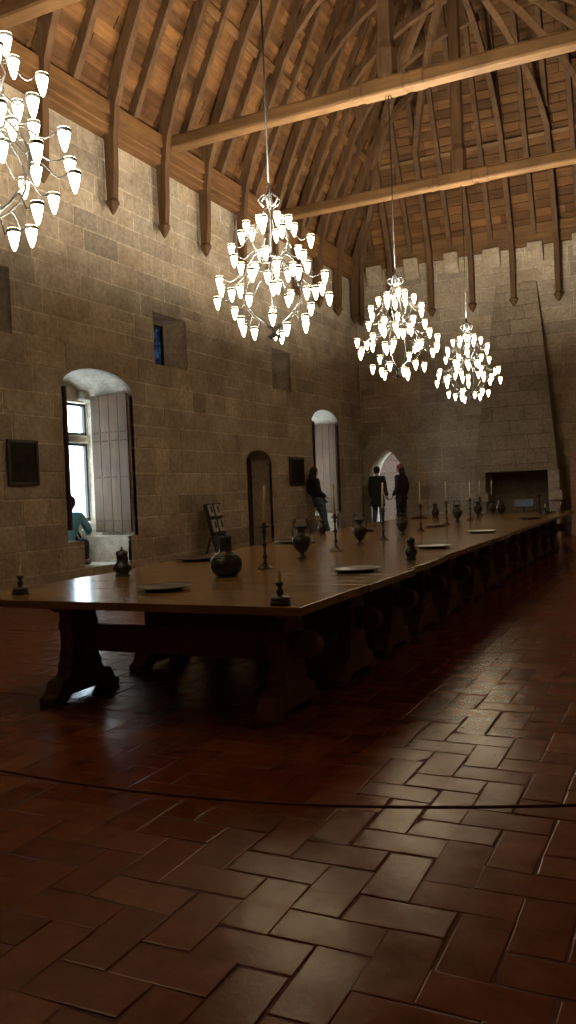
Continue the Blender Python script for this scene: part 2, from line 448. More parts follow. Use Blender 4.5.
# ------------------------------------------------------------------ big windows with stone frames, panes and shutters
def big_window(idx, a, b):
    root = empty('window_%d' % idx, (XL - 1.1, (a + b) / 2, BIGZ[0])); root['kind'] = 'structure'
    root['label'] = 'arched window niche with open plank shutter %s' % ('nearer the viewer' if idx == 1 else 'near the far corner')
    o0 = root.location
    def B(mb, name, mat, bev=0):
        ob = mb.build(name, mat, root, bev); ob.matrix_parent_inverse = Matrix.Translation(-o0); return ob
    y0, y1 = a + .2, b + .16; ym = (y0 + y1) / 2; X = XL - 1.12
    m = MB(); m.rng((X - .09, ym - .07, 1.0), (X + .09, ym + .07, 3.06)); B(m, 'mullion', M['smooth_stone'], .02)
    m = MB(); m.rng((X - .085, y0, 2.36), (X + .085, y1, 2.49)); B(m, 'transom', M['smooth_stone'], .02)
    m = MB(); m.box((XL - .97, b + .0, 3.16), (.2, .26, .16)); B(m, 'corbel', M['smooth_stone'], .03)
    for (p, q) in ((y0 + .02, ym - .07), (ym + .07, y1 - .02)):
        for (z0, z1) in ((1.02, 2.36), (2.49, 3.04)):
            m = MB(); t = .05
            m.rng((X - .02, p, z0), (X + .03, p + t, z1)); m.rng((X - .02, q - t, z0), (X + .03, q, z1))
            m.rng((X - .02, p + t, z0), (X + .03, q - t, z0 + t)); m.rng((X - .02, p + t, z1 - t), (X + .03, q - t, z1))
            fr = B(m, 'sash', M['black'])
            m = MB(); m.rng((X - .002, p + t, z0 + t), (X + .002, q - t, z1 - t))
            g = m.build('pane', M['glass'], fr)
    # far shutter leaf folded back along the jamb : four planks with nail rows
    def leaf(x0, x1, y, n, zt, name='shutter'):
        m = MB(); w = (x1 - x0) / n
        for i in range(n): m.rng((x0 + i * w + .003, y - .022, .83), (x0 + (i + 1) * w - .003, y + .022, zt + R(-.01, .01)))
        sh = B(m, name, M['shutter'], .004)
        m = MB()
        for z in (1.02, 1.75, 2.36, 2.5):
            for i in range(n):
                for d in (.3, .7):
                    m.ball((x0 + (i + d) * w, y - .025, z), .012, 1)
        m.build('nail', M['iron'], sh)['kind'] = 'stuff'
        return sh
    leaf(XL - .80, XL - .06, b - .07, 4, 3.12)
    m = MB(); m.rng((XL - .03, a + .02, .95), (XL + .05, a + .065, 3.08)); m.rng((XL - .7, a + .02, .95), (XL - .03, a + .065, 3.05)); B(m, 'shutter', M['dark_wood'], .004)
    return root
for i, (a, b) in enumerate(WINS): big_window(i + 1, a, b)
for i, (a, b) in enumerate(SM):
    root = empty('window_%d' % (i + 3), (XL - .5, (a + b) / 2, 3.7)); root['kind'] = 'structure'
    root['label'] = 'small high window with blue leaded glass in a deep recess, %s' % (('at the left edge', 'above and right of the near arched window', 'above the low arched door')[i])
    m = MB(); m.rng((-.004, -(b - a) / 2 + .1, .1), (.004, (b - a) / 2 - .02, .82)); m.build('pane', M['blue_glass'], root)
    m = MB(); hw = (b - a) / 2 - .04
    for s in (-1, 1): m.box((.01, s * (hw - .02), .45), (.035, .035, .8))
    for z in (.07, .84): m.box((.01, 0, z), (.035, 2 * hw, .035))
    m.build('frame', M['lead'], root)

# wooden door in the low arched recess
dr = empty('door_1', (XL - .52, 15.98, 0)); dr['kind'] = 'structure'; dr['label'] = 'low arched plank door set back in the long wall'
m = MB()
for i in range(6):
    w = 1.14 / 6; y = -.57 + i * w
    zt = 2.02 + .27 * math.sqrt(max(0, 1 - ((y + w / 2) / .6) ** 2))
    m.rng((-.03, y + .003, .02), (.03, y + w - .003, zt))
dp = m.build('door_panel', M['dark_wood'], dr, .004)
m = MB(); m.tube([(.035 + .03, .35 + .05 * math.cos(t), 1.0 + .05 * math.sin(t)) for t in [k * PI / 6 for k in range(12)]], .008, 6, closed=True); m.box((.035, .35, 1.05), (.03, .05, .07)); m.build('handle', M['iron'], dr)

# ------------------------------------------------------------------ roof
SL = 2.1; ZS = 7.68; XC = (XL + XR) / 2
def zs(d): return ZS + SL * d
dmax = (XR - XL) / 2
ln = math.sqrt(1 + SL * SL); rs = .21
ceil_b = MB()
def board_rows(side):
    nrow = int(dmax * ln / rs) + 1
    ang = math.atan(SL)
    for r_ in range(nrow):
        d0 = r_ * rs / ln
        if side == 'back': u0, u1 = XL + d0, XR - d0
        else: u0, u1 = YN, YB - d0 + .02
        u = u0 - R(0, 1.0)
        while u < u1:
            w = .79 * random.choice((1, 1, 2)); p = max(u, u0); q = min(u + w, u1)
            if q - p > .03:
                lift = R(0, .02); tilt = .03
                def P(uu, dd, off):
                    # off: how far below the sheathing surface, normal to the slope
                    nx, nz = math.sin(ang), -math.cos(ang)
                    d = dd + off * nx; z = zs(dd) + off * nz
                    if side == 'left': return (XL + d, uu, z)
                    if side == 'right': return (XR - d, uu, z)
                    return (uu, YB - d, z)
                d1 = d0 + rs / ln
                g = .003
                vs = [P(p + g, d0, -.03), P(q - g, d0, -.03), P(q - g, d1, -.03), P(p + g, d1, -.03),
                      P(p + g, d0, lift), P(q - g, d0, lift), P(q - g, d1 - .002, lift + tilt), P(p + g, d1 - .002, lift + tilt)]
                ceil_b.add(vs, [(0, 1, 2, 3), (7, 6, 5, 4), (0, 4, 5, 1), (1, 5, 6, 2), (2, 6, 7, 3), (3, 7, 4, 0)])
            u += w
board_rows('left'); board_rows('right')
ce = ceil_b.build('ceiling', M['boards']); tag(ce, 'steep boarded timber roof above the hall', kind='structure')
ceil_b = MB(); board_rows('back'); bb = ceil_b.build('end_boards', M['boards_x'], ce)
# outer skin so no daylight leaks between the boards
m = MB(); o_ = .12
top = zs(dmax) + .4
A = [(XL - o_ - .1, YN - .3, ZS - .2), (XL - o_ - .1, YB + o_ + .1, ZS - .2), (XR + o_ + .1, YB + o_ + .1, ZS - .2), (XR + o_ + .1, YN - .3, ZS - .2), (XC, YN - .3, top), (XC, YB - dmax, top)]
m.add(A, [(0, 1, 5, 4), (1, 2, 5), (2, 3, 4, 5), (0, 4, 3)]); m.build('roof_cover', M['ash'], ce)

RW = M['rafter']
def strc(o, label, group=None): return tag(o, label, kind='structure', group=group)
# wall plates
m = MB(); m.rng((XL - .3, YN, ZW), (XL + .2, YB, ZW + .50)); m.rng((XL - .3, YN, ZW + .28), (XL + .25, YB, ZW + .50)); m.rng((XL - .3, YN, ZW + .12), (XL + .225, YB, ZW + .17))
strc(m.build('wall_plate', M['plate'], None, .015), 'moulded timber plate along the top of the left wall')
m = MB(); m.rng((XL, YB - .14, 7.40), (XR, YB + .2, 7.92)); m.rng((XL, YB - .18, 7.68), (XR, YB + .2, 7.92))
strc(m.build('wall_plate', M['beam'], None, .015), 'timber plate along the top of the far wall')
m = MB(); m.rng((XR - .2, YN, ZW), (XR + .3, YB, ZW + .5)); strc(m.build('wall_plate', M['plate'], None, .015), 'timber plate on the right wall')

POSTY = [2.6, 4.1, 5.5, 6.9, 8.15, 9.4, 11.0, 12.45, 13.85, 15.3, 16.75, 18.05, 19.25, 20.5, 21.7]
def rib_profile():
    # distance from wall d, height z, of the arched rib's centre line
    pts = [(.17, 6.13), (.18, 6.5), (.19, 7.1), (.25, 7.6), (.45, 8.2), (.72, 8.82), (.98, 9.4), (1.22, 9.92), (1.55, 10.42), (1.95, 10.83), (2.45, 11.2), (3.0, 11.5), (3.6, 11.72), (4.3, 11.85)]
    return pts
RP = rib_profile()
KX = -4.06
def rib(name, mapf, up, label, group, tipaxis):
    m = MB()
    n = len(RP)
    pts = [mapf(d, z) for d, z in RP]
    hs = [.13, .17, .19, .20, .2, .2, .2, .19, .17, .16, .15, .15, .14, .14]
    m.path(pts, .13, hs, up)
    # acorn shaped foot
    p0 = Vector(pts[0]);
    m.lathe([(.015, -.27), (.05, -.22), (.085, -.15), (.115, -.10), (.12, -.07), (.075, -.03), (.075, .02)], p0 + Vector((0, 0, .03)), 6, smooth=False)
    o = m.build(name, RW, None, .012); strc(o, label, group); return o
for y in POSTY:
    rib('arched_rib', lambda d, z: (XL + d, y + .0, z), (1, 0, -.2), 'arched timber rib rising from the left wall', 'arched ribs of the left roof slope', 0)
for y in POSTY[4::1]:
    rib('arched_rib', lambda d, z: (XR - d, y, z), (-1, 0, -.2), 'arched timber rib rising from the right wall', 'arched ribs of the right roof slope', 0)
BX = [.4, -.7, -1.78, -2.86, -3.96, -5.02, -6.11, -7.2]
for x in BX:
    def mf(d, z, x=x):
        t = max(0, (d - 1.2)) / 3.1
        y = YB - d if d < 1.2 else YB - 1.2 - (d - 1.2) * (YB - 1.2 - 17.05) / 3.1
        return (x + (KX - x) * min(1, t) ** 1.0 * .97, y, z)
    rib('arched_rib', mf, (0, -1, -.2), 'arched timber rib rising from the far wall', 'arched ribs of the far roof slope', 1)
# corner rib
def mfc(d, z):
    t = max(0, (d - 1.2)) / 3.1
    if d < 1.2: return (XL + .05 + d * .9, YB - .05 - d * .9, z)
    return (XL + 1.13 + (KX - XL - 1.13) * t * .97, YB - 1.13 - t * (YB - 1.13 - 17.05), z)
rib('corner_rib', mfc, (1, -1, -.2), 'arched timber rib in the far left corner', None, 0)
# common rafters
ang = math.atan(SL)
def rafter(p, q, up, label, group, w=.12, h=.15):
    m = MB(); P = Vector(p); Q = Vector(q); n = 5
    m.path([P.lerp(Q, i / n) + Vector((R(-.008, .008), R(-.008, .008), 0)) for i in range(n + 1)], w, h, up)
    strc(m.build('rafter', RW, None, .01), label, group)
nx, nz = math.sin(ang), -math.cos(ang)
off = .10
ys = []
for i in range(len(POSTY) - 1):
    a, b = POSTY[i], POSTY[i + 1]; ys += [(a, 1), ((a + b) / 2, 0)]
ys += [(POSTY[-1], 1)]
for y, k in ys:
    dm = min(dmax, YB - y) ; 
    for sgn, X0 in ((1, XL), (-1, XR)):
        if sgn < 0 and y < 8: continue
        side = 'left' if sgn > 0 else 'right'
        d0 = 1.25 if k else .02
        if dm - d0 < .2: continue
        rafter((X0 + sgn * (d0 + off * nx), y, zs(d0) + off * nz), (X0 + sgn * (dm + off * nx * .5), y, zs(dm) + off * nz), (sgn * nx, 0, nz), 'rafter under the %s roof boards' % side, 'common rafters of the %s roof slope' % side)
for i in range(len(BX)):
    for x, k in ((BX[i], 1), (BX[i] - .54, 0)):
        dm = min(x - XL, XR - x, dmax) ; d0 = 1.25 if k else .02
        if dm - d0 < .2: continue
        rafter((x, YB - (d0 + off * nx), zs(d0) + off * nz), (x, YB - (dm + off * nx * .5), zs(dm) + off * nz), (0, -nx, nz), 'rafter under the far roof boards', 'common rafters of the far roof slope')
# hips
for X0, s in ((XL, 1), (XR, -1)):
    m = MB(); m.path([(X0 + s * .05, YB - .05, zs(0) - .05), (X0 + s * dmax, YB - dmax, zs(dmax) - .1)], .16, .2, (s, -1, -.5))
    strc(m.build('hip_rafter', RW, None, .012), 'hip rafter in the far %s corner' % ('left' if s > 0 else 'right'))
# purlins
for d in (1.0, 2.5):
    for sgn, X0, side in ((1, XL, 'left'), (-1, XR, 'right')):
        m = MB(); X = X0 + sgn * (d + .06 * nx); Z = zs(d) + .06 * nz
        m.path([(X, YN + .1, Z), (X, YB - d, Z)], .16, .07, (sgn * nx, 0, nz))
        strc(m.build('purlin', M['plate'], None, .01), '%s purlin along the %s roof slope' % ('lower' if d < 2 else 'upper', side))
    m = MB(); m.path([(XL + d, YB - d - .06 * nx, zs(d) + .06 * nz), (XR - d, YB - d - .06 * nx, zs(d) + .06 * nz)], .10, .07, (0, -nx, nz))
    strc(m.build('purlin', M['beam'], None, .01), '%s purlin along the far roof slope' % ('lower' if d < 2 else 'upper'))
# tie beams with king posts
BEAMY = [(4.1, 7.5, 'overhead, nearest the viewer'), (8.38, 7.62, 'crossing the top left corner'), (12.62, 7.52, 'crossing the middle of the roof'), (17.08, 7.52, 'farthest, near the far wall')]
for by, bz, wh in BEAMY:
    root = empty('tie_beam', (KX, by, bz)); strc(root, 'long timber tie beam with king post, %s' % wh)
    m = MB(); L0 = XL + .02 - KX; L1 = XR - KX
    n = 10; m.path([(L0 + (L1 - L0) * i / n, 0, .05 * math.sin(PI * i / n) + R(-.006, .006)) for i in range(n + 1)], .23, .24)
    m.build('beam', M['beam'], root, .045)
    for a0, a1, e in ((-.42, .30, .03), (.36, .62, .02), (-.62, -.48, .015)):
        m = MB(); m.path([(a0, 0, .05), (a1, 0, .05)], .23 + e, .24 + e); m.build('scarf_block', M['beam'], root, .04)
    m = MB(); m.lathe([(.15, .14), (.16, .2), (.165, .6), (.13, .72), (.125, 1.9), (.12, 3.6), (.17, 3.75), (.17, 4.1), (.13, 4.3), (.12, 8.6)], (0, 0, 0), 8, smooth=False)
    m.build('king_post', RW, root)
# ------------------------------------------------------------------ chandeliers
S_R = .052
sh_m = MB(); sh_m.lathe([(.003, -.138), (.010, -.132), (.022, -.10), (.033, -.055), (.040, -.015), (.0425, .008), (.041, .006), (.034, -.02)], seg=12, cap=True); SHADE = sh_m.mesh('shade'); SHADE.materials.append(M['shade'])
rm = MB(); rm.lathe([(.0405, -.018), (.0445, -.016), (.045, .004), (.0425, .006)], seg=12, cap=False); RIM = rm.mesh('shade_rim'); RIM.materials.append(M['iron'])
bm_ = MB(); bm_.lathe([(.0, -.003), (.033, -.003)], seg=10, cap=False); BULB = bm_.mesh('lamp_mouth', False); BULB.materials.append(M['bulb'])
TIERS = [(.50, .14, 4, .3, .06), (.42, .28, 6, 0, .15), (.25, .45, 6, .5, .17), (.05, .44, 6, .1, .2), (-.05, .24, 6, .45, .17),
         (-.20, .62, 8, .15, .36), (-.38, .63, 8, .5, .36), (-.30, .38, 5, .8, .3), (-.64, .40, 6, .2, .17), (-.72, .22, 3, .9, .10)]
def ribr(z):
    P = [(.62, .05), (.5, .09), (.35, .2), (.2, .23), (.08, .13), (.02, .12), (-.05, .2), (-.2, .33), (-.35, .38), (-.5, .34), (-.62, .2), (-.7, .06)]
    for (z0, r0), (z1, r1) in zip(P, P[1:]):
        if z1 <= z <= z0: return r0 + (r1 - r0) * (z0 - z) / (z0 - z1)
    return .05
def make_chandelier(top_z):
    """root at the body centre; top_z = where the rod is hooked, relative"""
    root = empty('chandelier', (0, 0, 0))
    m = MB()
    m.lathe([(.015, .58), (.03, .60), (.025, .64), (.04, .66), (.025, .69), (.04, .73), (.02, .78), (.012, .84)], seg=12)
    for k in range(6):
        a = k * PI / 3
        m.tube([((.05 + .075 * math.sin(t * PI)) * math.cos(a), (.05 + .075 * math.sin(t * PI)) * math.sin(a), .60 + t * .14) for t in [i / 5 for i in range(6)]], .010, 5)
    m.build('crown', M['iron'], root)
    for k in range(6):
        a = k * PI / 3 + .2
        P = [(.62, .05), (.55, .07), (.44, .13), (.33, .2), (.22, .235), (.13, .19), (.07, .13), (.02, .12), (-.03, .17), (-.1, .25), (-.2, .33), (-.3, .37), (-.4, .37), (-.5, .32), (-.6, .22), (-.68, .10), (-.73, .05)]
        m = MB(); m.tube([(r * math.cos(a), r * math.sin(a), z) for z, r in P], .0085, 6); m.build('scroll_rib', M['iron'], root)
    for z, r in ((.03, .13), (-.05, .2)):
        m = MB(); m.tube([(r * math.cos(t), r * math.sin(t), z) for t in [k * PI / 12 for k in range(24)]], .009, 6, closed=True); m.build('ring', M['iron'], root)
    m = MB(); m.lathe([(.012, -.69), (.04, -.71), (.05, -.74), (.025, -.78), (.03, -.80), (.012, -.83)], seg=10)
    for k in range(4):
        a = k * PI / 2 + .4; m.tube([(.02 * math.cos(a), .02 * math.sin(a), -.78), (.06 * math.cos(a), .06 * math.sin(a), -.83), (.09 * math.cos(a), .09 * math.sin(a), -.815)], [.012, .012, .016], 5)
    m.build('finial', M['iron'], root)
    for (z, r, n, ph, r0) in TIERS:
        for k in range(n):
            a = ph + 2 * PI * k / n; rr = r * R(.97, 1.03); zz = z + R(-.02, .02)
            ca, sa = math.cos(a), math.sin(a)
            zr = zz + .07; rb = min(ribr(max(-.69, min(.6, zr))), rr - .06)
            pts = []
            for i in range(8):
                t = i / 7; q = rb + (rr - .042 - rb) * t
                pts.append((q * ca, q * sa, zr + (zz - zr) * t - .035 * math.sin(t * PI * 1.0) + .03 * math.sin(t * 2 * PI)))
            m = MB(); m.tube(pts, .006, 5); m.build('arm', M['iron'], root)
            s = bpy.data.objects.new('shade', SHADE); COL.objects.link(s); s.parent = root; s.location = (rr * ca, rr * sa, zz)
            for nme, me_ in (('rim', RIM), ('lamp_mouth', BULB)):
                q = bpy.data.objects.new(nme, me_); COL.objects.link(q); q.parent = s
    return root
def finish_ch(root, x, y, z, ztop, label, rz):
    root.location = (x, y, z); root.rotation_euler = (0, 0, rz)
    tag(root, label, 'chandelier', 'lit chandeliers hanging down the hall')
    m = MB(); h = ztop - z
    m.tube([(0, 0, .82), (0, 0, h)], .011, 6); m.ball((0, 0, .84), .02, 1)
    m.tube([(.045 * math.cos(t), 0, h - .05 + .045 * math.sin(t)) for t in [k * PI / 5 for k in range(10)]], .009, 5, closed=True)
    m.box((0, 0, h + .0), (.1, .1, .03))
    m.build('suspension_rod', M['black'], root)
base = make_chandelier(0)
rest = [copy_tree(base) for _ in range(3)]
CH = [(-4.12, 4.12, 3.93, 'lit iron chandelier cut by the left edge, nearest and largest'), (-4.10, 8.38, 3.93, 'lit iron chandelier second from the left, in front of the long wall'),
      (-4.05, 12.62, 3.93, 'lit iron chandelier above the far door, third from the left'), (-4.03, 17.15, 3.93, 'lit iron chandelier farthest away, smallest, left of the fireplace hood')]
for o, (x, y, z, lb), rz, bz in zip([base] + rest, CH, (.1, .75, .3, 1.3), (7.5, 7.62, 7.52, 7.52)):
    finish_ch(o, x, y, z, bz - .06, lb, rz)

# ------------------------------------------------------------------ tables
NT = 13; TY0 = 4.22; PT = 1.083; TH = .75
def lerp_tab(tab, y):
    for (a, u), (b, v) in zip(tab, tab[1:]):
        if y <= b: return u + (v - u) * max(0, (y - a)) / (b - a)
    return tab[-1][1]
LE = [(4.2, -4.48), (7, -4.68), (9, -4.82), (12, -5.1), (15, -5.35), (19, -5.4)]
RE = [(4.2, -2.0), (5.4, -1.93), (7.2, -2.03), (9.9, -2.07), (14.6, -2.17), (19, -2.2)]
ORD = ['nearest of the row with a short candle at each front corner', 'second from the near end, under the squat round jar', 'third from the near end', 'fourth from the near end', 'fifth from the near end', 'sixth from the near end', 'seventh from the near end, middle of the row', 'sixth from the far end', 'fifth from the far end', 'fourth from the far end', 'third from the far end', 'last but one at the far end', 'farthest of the row, before the fireplace']
def foot_profile(L):
    # side profile of a sledge foot, along y, heights z
    return [(-L, 0), (-L * .62, 0), (-L * .5, .045), (L * .5, .045), (L * .62, 0), (L, 0), (L * 1.0, .05), (L * .86, .07), (L * .74, .15), (L * .52, .17), (L * .42, .215), (-L * .42, .215), (-L * .52, .17), (-L * .74, .15), (-L * .86, .07), (-L, .05)]
for i in range(NT):
    y0 = TY0 + i * PT; y1 = y0 + PT - .006; yc = (y0 + y1) / 2
    xl0, xr0 = lerp_tab(LE, yc) + R(-.02, .02), lerp_tab(RE, yc) + R(-.015, .015)
    xc = (xl0 + xr0) / 2
    root = empty('trestle_table', (xc, yc, 0)); tag(root, 'dark oak trestle table, ' + ORD[i], 'table', 'trestle tables pushed together in one long row')
    hx = (xr0 - xl0) / 2; hy = (y1 - y0) / 2
    m = MB(); n = 5
    for k in range(n):
        w = 2 * hy / n; e0, e1 = R(-.004, .004), R(-.004, .004)
        m.rng((-hx + e0, -hy + k * w + .0008, TH - .052), (hx + e1, -hy + (k + 1) * w - .0008, TH + R(-.0006, .0006)))
    m.build('tabletop', M['table'], root, .004)
    for s in (-1, 1):
        xp = -hx + .55 if s < 0 else hx - .36
        # turned-profile pedestal plank
        m = MB()
        prof = [(.17, .2), (.175, .24), (.15, .27), (.15, .31), (.135, .34), (.13, .46), (.15, .5), (.15, .53), (.13, .56), (.14, .64), (.17, .66), (.17, .70)]
        poly = [(a, z) for a, z in prof] + [(-a, z) for a, z in reversed(prof)]
        m.prism(poly, 0, xp - .06, xp + .06)
        po = m.build('pedestal', M['table_leg'], root, .008)
        m = MB(); m.prism(foot_profile(.36), 0, xp - .07, xp + .07); m.build('foot', M['table_leg'], root, .01)
        m = MB(); m.prism([(-.36, TH - .052), (.36, TH - .052), (.34, TH - .09), (.25, TH - .10), (.2, TH - .13), (-.2, TH - .13), (-.25, TH - .10), (-.34, TH - .09)], 0, xp - .05, xp + .05); m.build('bearer', M['table_leg'], root, .008)
    m = MB(); m.path([(-hx + .55 + .06, 0, .42), (hx - .36 - .06, 0, .42)], .06, .19); m.build('stretcher', M['table_leg'], root, .006)
    for s in (1,):
        xp = hx - .36
        m = MB(); m.prism([(0, .36), (.12 * s, .36), (.17 * s, .39), (.19 * s, .44), (.17 * s, .49), (.12 * s, .52), (0, .52)][::(1 if s > 0 else -1)], 1, -.045, .045)
        o = m.build('tenon', M['table_leg'], root, .01); o.location = (xp + .06 * s, 0, 0)

# ------------------------------------------------------------------ things on the table
def place(o, x, y, z=TH + .001, rz=0): o.location = (x, y, z); o.rotation_euler = (0, 0, rz)
def LP(n): return lerp_tab
def short_candle(x, y, label, s=1):
    root = empty('candlestick'); place(root, x, y)
    tag(root, label, 'candlestick')
    m = MB(); m.lathe([(.058 * s, 0), (.062 * s, .006), (.060 * s, .02), (.052 * s, .028), (.056 * s, .034), (.054 * s, .044), (.03 * s, .048), (.018 * s, .052)], seg=24); m.build('base', M['pewter'], root)
    m = MB(); m.lathe([(.018 * s, .05), (.014, .058), (.022, .07), (.024, .08), (.012, .09), (.011, .1), (.02, .112), (.026, .12), (.024, .128), (.014, .132)], seg=16); m.build('stem', M['pewter'], root)
    m = MB(); m.lathe([(.011, .13), (.011, .20), (.006, .203)], seg=12); c = m.build('candle', M['wax'], root)
    m = MB(); m.tube([(0, 0, .20), (.001, 0, .21)], .0012, 5); m.build('wick', M['black'], c)
def tall_candle(x, y, label, lean=0.0):
    root = empty('candlestick'); place(root, x, y, rz=R(0, 1)); tag(root, label, 'candlestick', 'tall candlesticks down the middle of the table')
    m = MB(); m.lathe([(.070, 0), (.072, .006), (.05, .018), (.03, .035), (.02, .05)], seg=6, smooth=False); m.build('base', M['bronze'], root)
    m = MB(); m.lathe([(.02, .04), (.012, .06), (.012, .08), (.024, .095), (.024, .105), (.011, .12), (.010, .17), (.018, .19), (.026, .205), (.018, .22), (.010, .235), (.010, .29), (.02, .31), (.014, .325), (.014, .345)], seg=14); m.build('stem', M['bronze'], root)
    m = MB(); m.lathe([(.012, .34), (.042, .352), (.045, .362), (.018, .358), (.018, .39)], seg=16); m.build('drip_pan', M['bronze'], root)
    m = MB(); L_ = .33; m.tube([(0, 0, .375), (lean * .35, 0, .375 + L_ * .5), (lean, 0, .375 + L_)], [.012, .0115, .0105], 12); c = m.build('candle', M['wax'], root)
    m = MB(); m.tube([(lean, 0, .375 + L_), (lean, 0, .387 + L_)], .0013, 5); m.build('wick', M['black'], c)
def amphora(x, y, label, s=1.0, rz=0):
    root = empty('amphora'); place(root, x, y, rz=rz); tag(root, label, 'vase', 'two-handled metal amphoras down the middle of the table')
    m = MB(); P = [(.048, 0), (.05, .008), (.03, .022), (.018, .035), (.022, .05), (.05, .085), (.078, .13), (.088, .17), (.082, .195), (.055, .215), (.036, .228), (.034, .25), (.04, .275), (.058, .295), (.062, .30), (.05, .296), (.03, .27)]
    m.lathe([(r * s, z * s) for r, z in P], seg=24); m.build('body', M['pewter'], root)
    for sg in (-1, 1):
        m = MB(); m.tube([(sg * r * s, 0, z * s) for r, z in ((.045, .27), (.062, .30), (.068, .345), (.055, .37), (.045, .355), (.052, .335))], .0055, 6)
        m.tube([(sg * r * s, 0, z * s) for r, z in ((.066, .31), (.082, .27), (.086, .23), (.075, .20))], .0055, 6); m.build('handle', M['pewter'], root)
    m = MB()
    for k in range(12):
        a = k * PI / 6; m.tube([(r * s * math.cos(a), r * s * math.sin(a), z * s) for r, z in ((.03, .058), (.052, .085), (.08, .13))], .003, 4)
    m.build('gadroon', M['pewter'], root)
def plate(x, y, label, r=.19, mat='pewter_bright'):
    root = empty('plate'); place(root, x, y); tag(root, label, 'plate', 'round metal plates set along the table')
    m = MB(); m.lathe([(r * .6, 0), (r * .68, .004), (r * .78, .014), (r * .98, .022), (r, .024), (r * .98, .027), (r * .76, .019), (r * .64, .009), (.001, .008)], seg=36); m.build('dish', M[mat], root)
    m = MB(); m.tube([(r * .985 * math.cos(t), r * .985 * math.sin(t), .026) for t in [k * PI / 18 for k in range(36)]], .0035, 5, closed=True); m.build('rim', M[mat], root)
def jug(x, y, label, s=1.0, rz=0, handle=True, prof=None, mat='pewter'):
    root = empty('jug'); place(root, x, y, rz=rz); tag(root, label, 'jug')
    P = prof or [(.06, 0), (.062, .01), (.045, .02), (.075, .05), (.08, .075), (.06, .1), (.045, .12), (.046, .16), (.052, .19), (.048, .19), (.04, .16)]
    m = MB(); m.lathe([(r * s, z * s) for r, z in P], seg=24); m.build('body', M[mat], root)
    if handle:
        m = MB(); m.tube([(r * s, 0, z * s) for r, z in ((.045, .18), (.075, .195), (.098, .17), (.1, .13), (.085, .1), (.068, .085))], .007, 6); m.build('handle', M[mat], root)
        m = MB(); m.tube([(-.042 * s, 0, .155 * s), (-.06 * s, 0, .18 * s), (-.072 * s, 0, .192 * s)], [.014, .01, .007], 6); m.build('spout', M[mat], root)
        m = MB(); m.lathe([(.052 * s, .192 * s), (.045 * s, .205 * s), (.02 * s, .215 * s), (.008, .222 * s), (.012, .235 * s), (.002, .242 * s)], seg=18); m.build('lid', M[mat], root)

short_candle(-4.27, 4.50, 'short candlestick with stub candle at the near left corner of the table')
short_candle(-2.14, 4.31, 'short blue-grey candlestick with stub candle at the near right corner', 1.0)
jug(-4.27, 5.68, 'lidded metal jug with curved handle beside the near arched window', 1.0, -.5)
plate(-3.31, 4.86, 'round plate nearest the viewer, on the front edge of the table', .19)
plate(-4.42, 7.1, 'round dark plate on the left edge, left of the squat jar', .22, 'bronze')
o_prof = [(.07, 0), (.085, .006), (.115, .04), (.128, .085), (.122, .13), (.09, .17), (.056, .19), (.050, .21), (.047, .29), (.052, .315), (.046, .315), (.04, .29)]
root = empty('round_jar'); place(root, -3.31, 5.74); tag(root, 'big squat green-grey jar with straight neck on the near table', 'jar')
m = MB(); m.lathe(o_prof, seg=32); m.build('body', M['pewter'], root)
m = MB()
for z, r in ((.165, .095), (.15, .110)): m.tube([(r * math.cos(t), r * math.sin(t), z) for t in [k * PI / 16 for k in range(32)]], .004, 5, closed=True)
m.build('band', M['pewter'], root)
tall_candle(-3.27, 6.33, 'tall candlestick nearest the viewer, right of the squat jar, leaning candle', .02)
amphora(-3.37, 7.3, 'two-handled amphora nearest the viewer, right of the first tall candle', 1.03, .4)
plate(-2.38, 6.15, 'round plate at the right edge, behind the near right candlestick', .2)
plate(-4.47, 9.5, 'large round plate behind the nearest amphora', .27)
tall_candle(-3.39, 8.2, 'tall candlestick second from the viewer, right of the nearest amphora', -.01)
jug(-4.88, 11.3, 'small dark jug on the left edge before the leaning visitor', .92, 1, False, [(.045, 0), (.05, .01), (.07, .06), (.075, .1), (.055, .15), (.035, .18), (.04, .2), (.05, .225), (.04, .225)], 'bronze')
plate(-4.48, 11.95, 'dark round plate just left of the second amphora', .19, 'bronze')
amphora(-3.45, 9.08, 'two-handled amphora second from the viewer, below the far door', .98, .2)
tall_candle(-3.45, 9.9, 'tall candlestick before the visitor in the dark green coat', .012)
amphora(-3.52, 10.87, 'two-handled amphora third from the viewer, right of the third tall candle', .96, .7)
jug(-2.25, 7.17, 'small lidded pepper-pot-shaped jug on the right side of the table', .9, .6, False, [(.05, 0), (.055, .01), (.045, .02), (.062, .06), (.064, .08), (.04, .12), (.034, .15), (.044, .175), (.046, .2), (.03, .215), (.012, .225)])
plate(-2.42, 8.5, 'round plate just behind the small pot on the right edge', .19)
tall_candle(-3.52, 11.75, 'tall candlestick fourth from the viewer, right of the far door', 0)
plate(-3.62, 12.9, 'round plate right of the fourth tall candlestick', .19, 'bronze')
plate(-4.94, 16.4, 'thin dark plate on the far left side of the table near the door', .2, 'bronze')
jug(-4.72, 16.8, 'small dark flask alone on the far left side of the table', 1.1, 0, False, [(.05, 0), (.06, .02), (.075, .07), (.07, .12), (.04, .17), (.033, .2), (.045, .24), (.05, .25), (.04, .25)], 'bronze')
tall_candle(-3.58, 13.4, 'tall candlestick fifth from the viewer', -.006)
amphora(-3.65, 14.38, 'two-handled amphora fourth from the viewer', 1.0, 1.0)
plate(-2.5, 11.1, 'round plate on the right edge half way along the table', .2)
tall_candle(-3.56, 14.95, 'tall candlestick sixth from the viewer, between two amphoras', 0)
amphora(-3.71, 16.2, 'two-handled amphora fifth from the viewer, left of the fireplace opening', 1.0, .2)
tall_candle(-3.79, 16.75, 'tall candlestick seventh from the viewer, just behind the fifth amphora', .004)
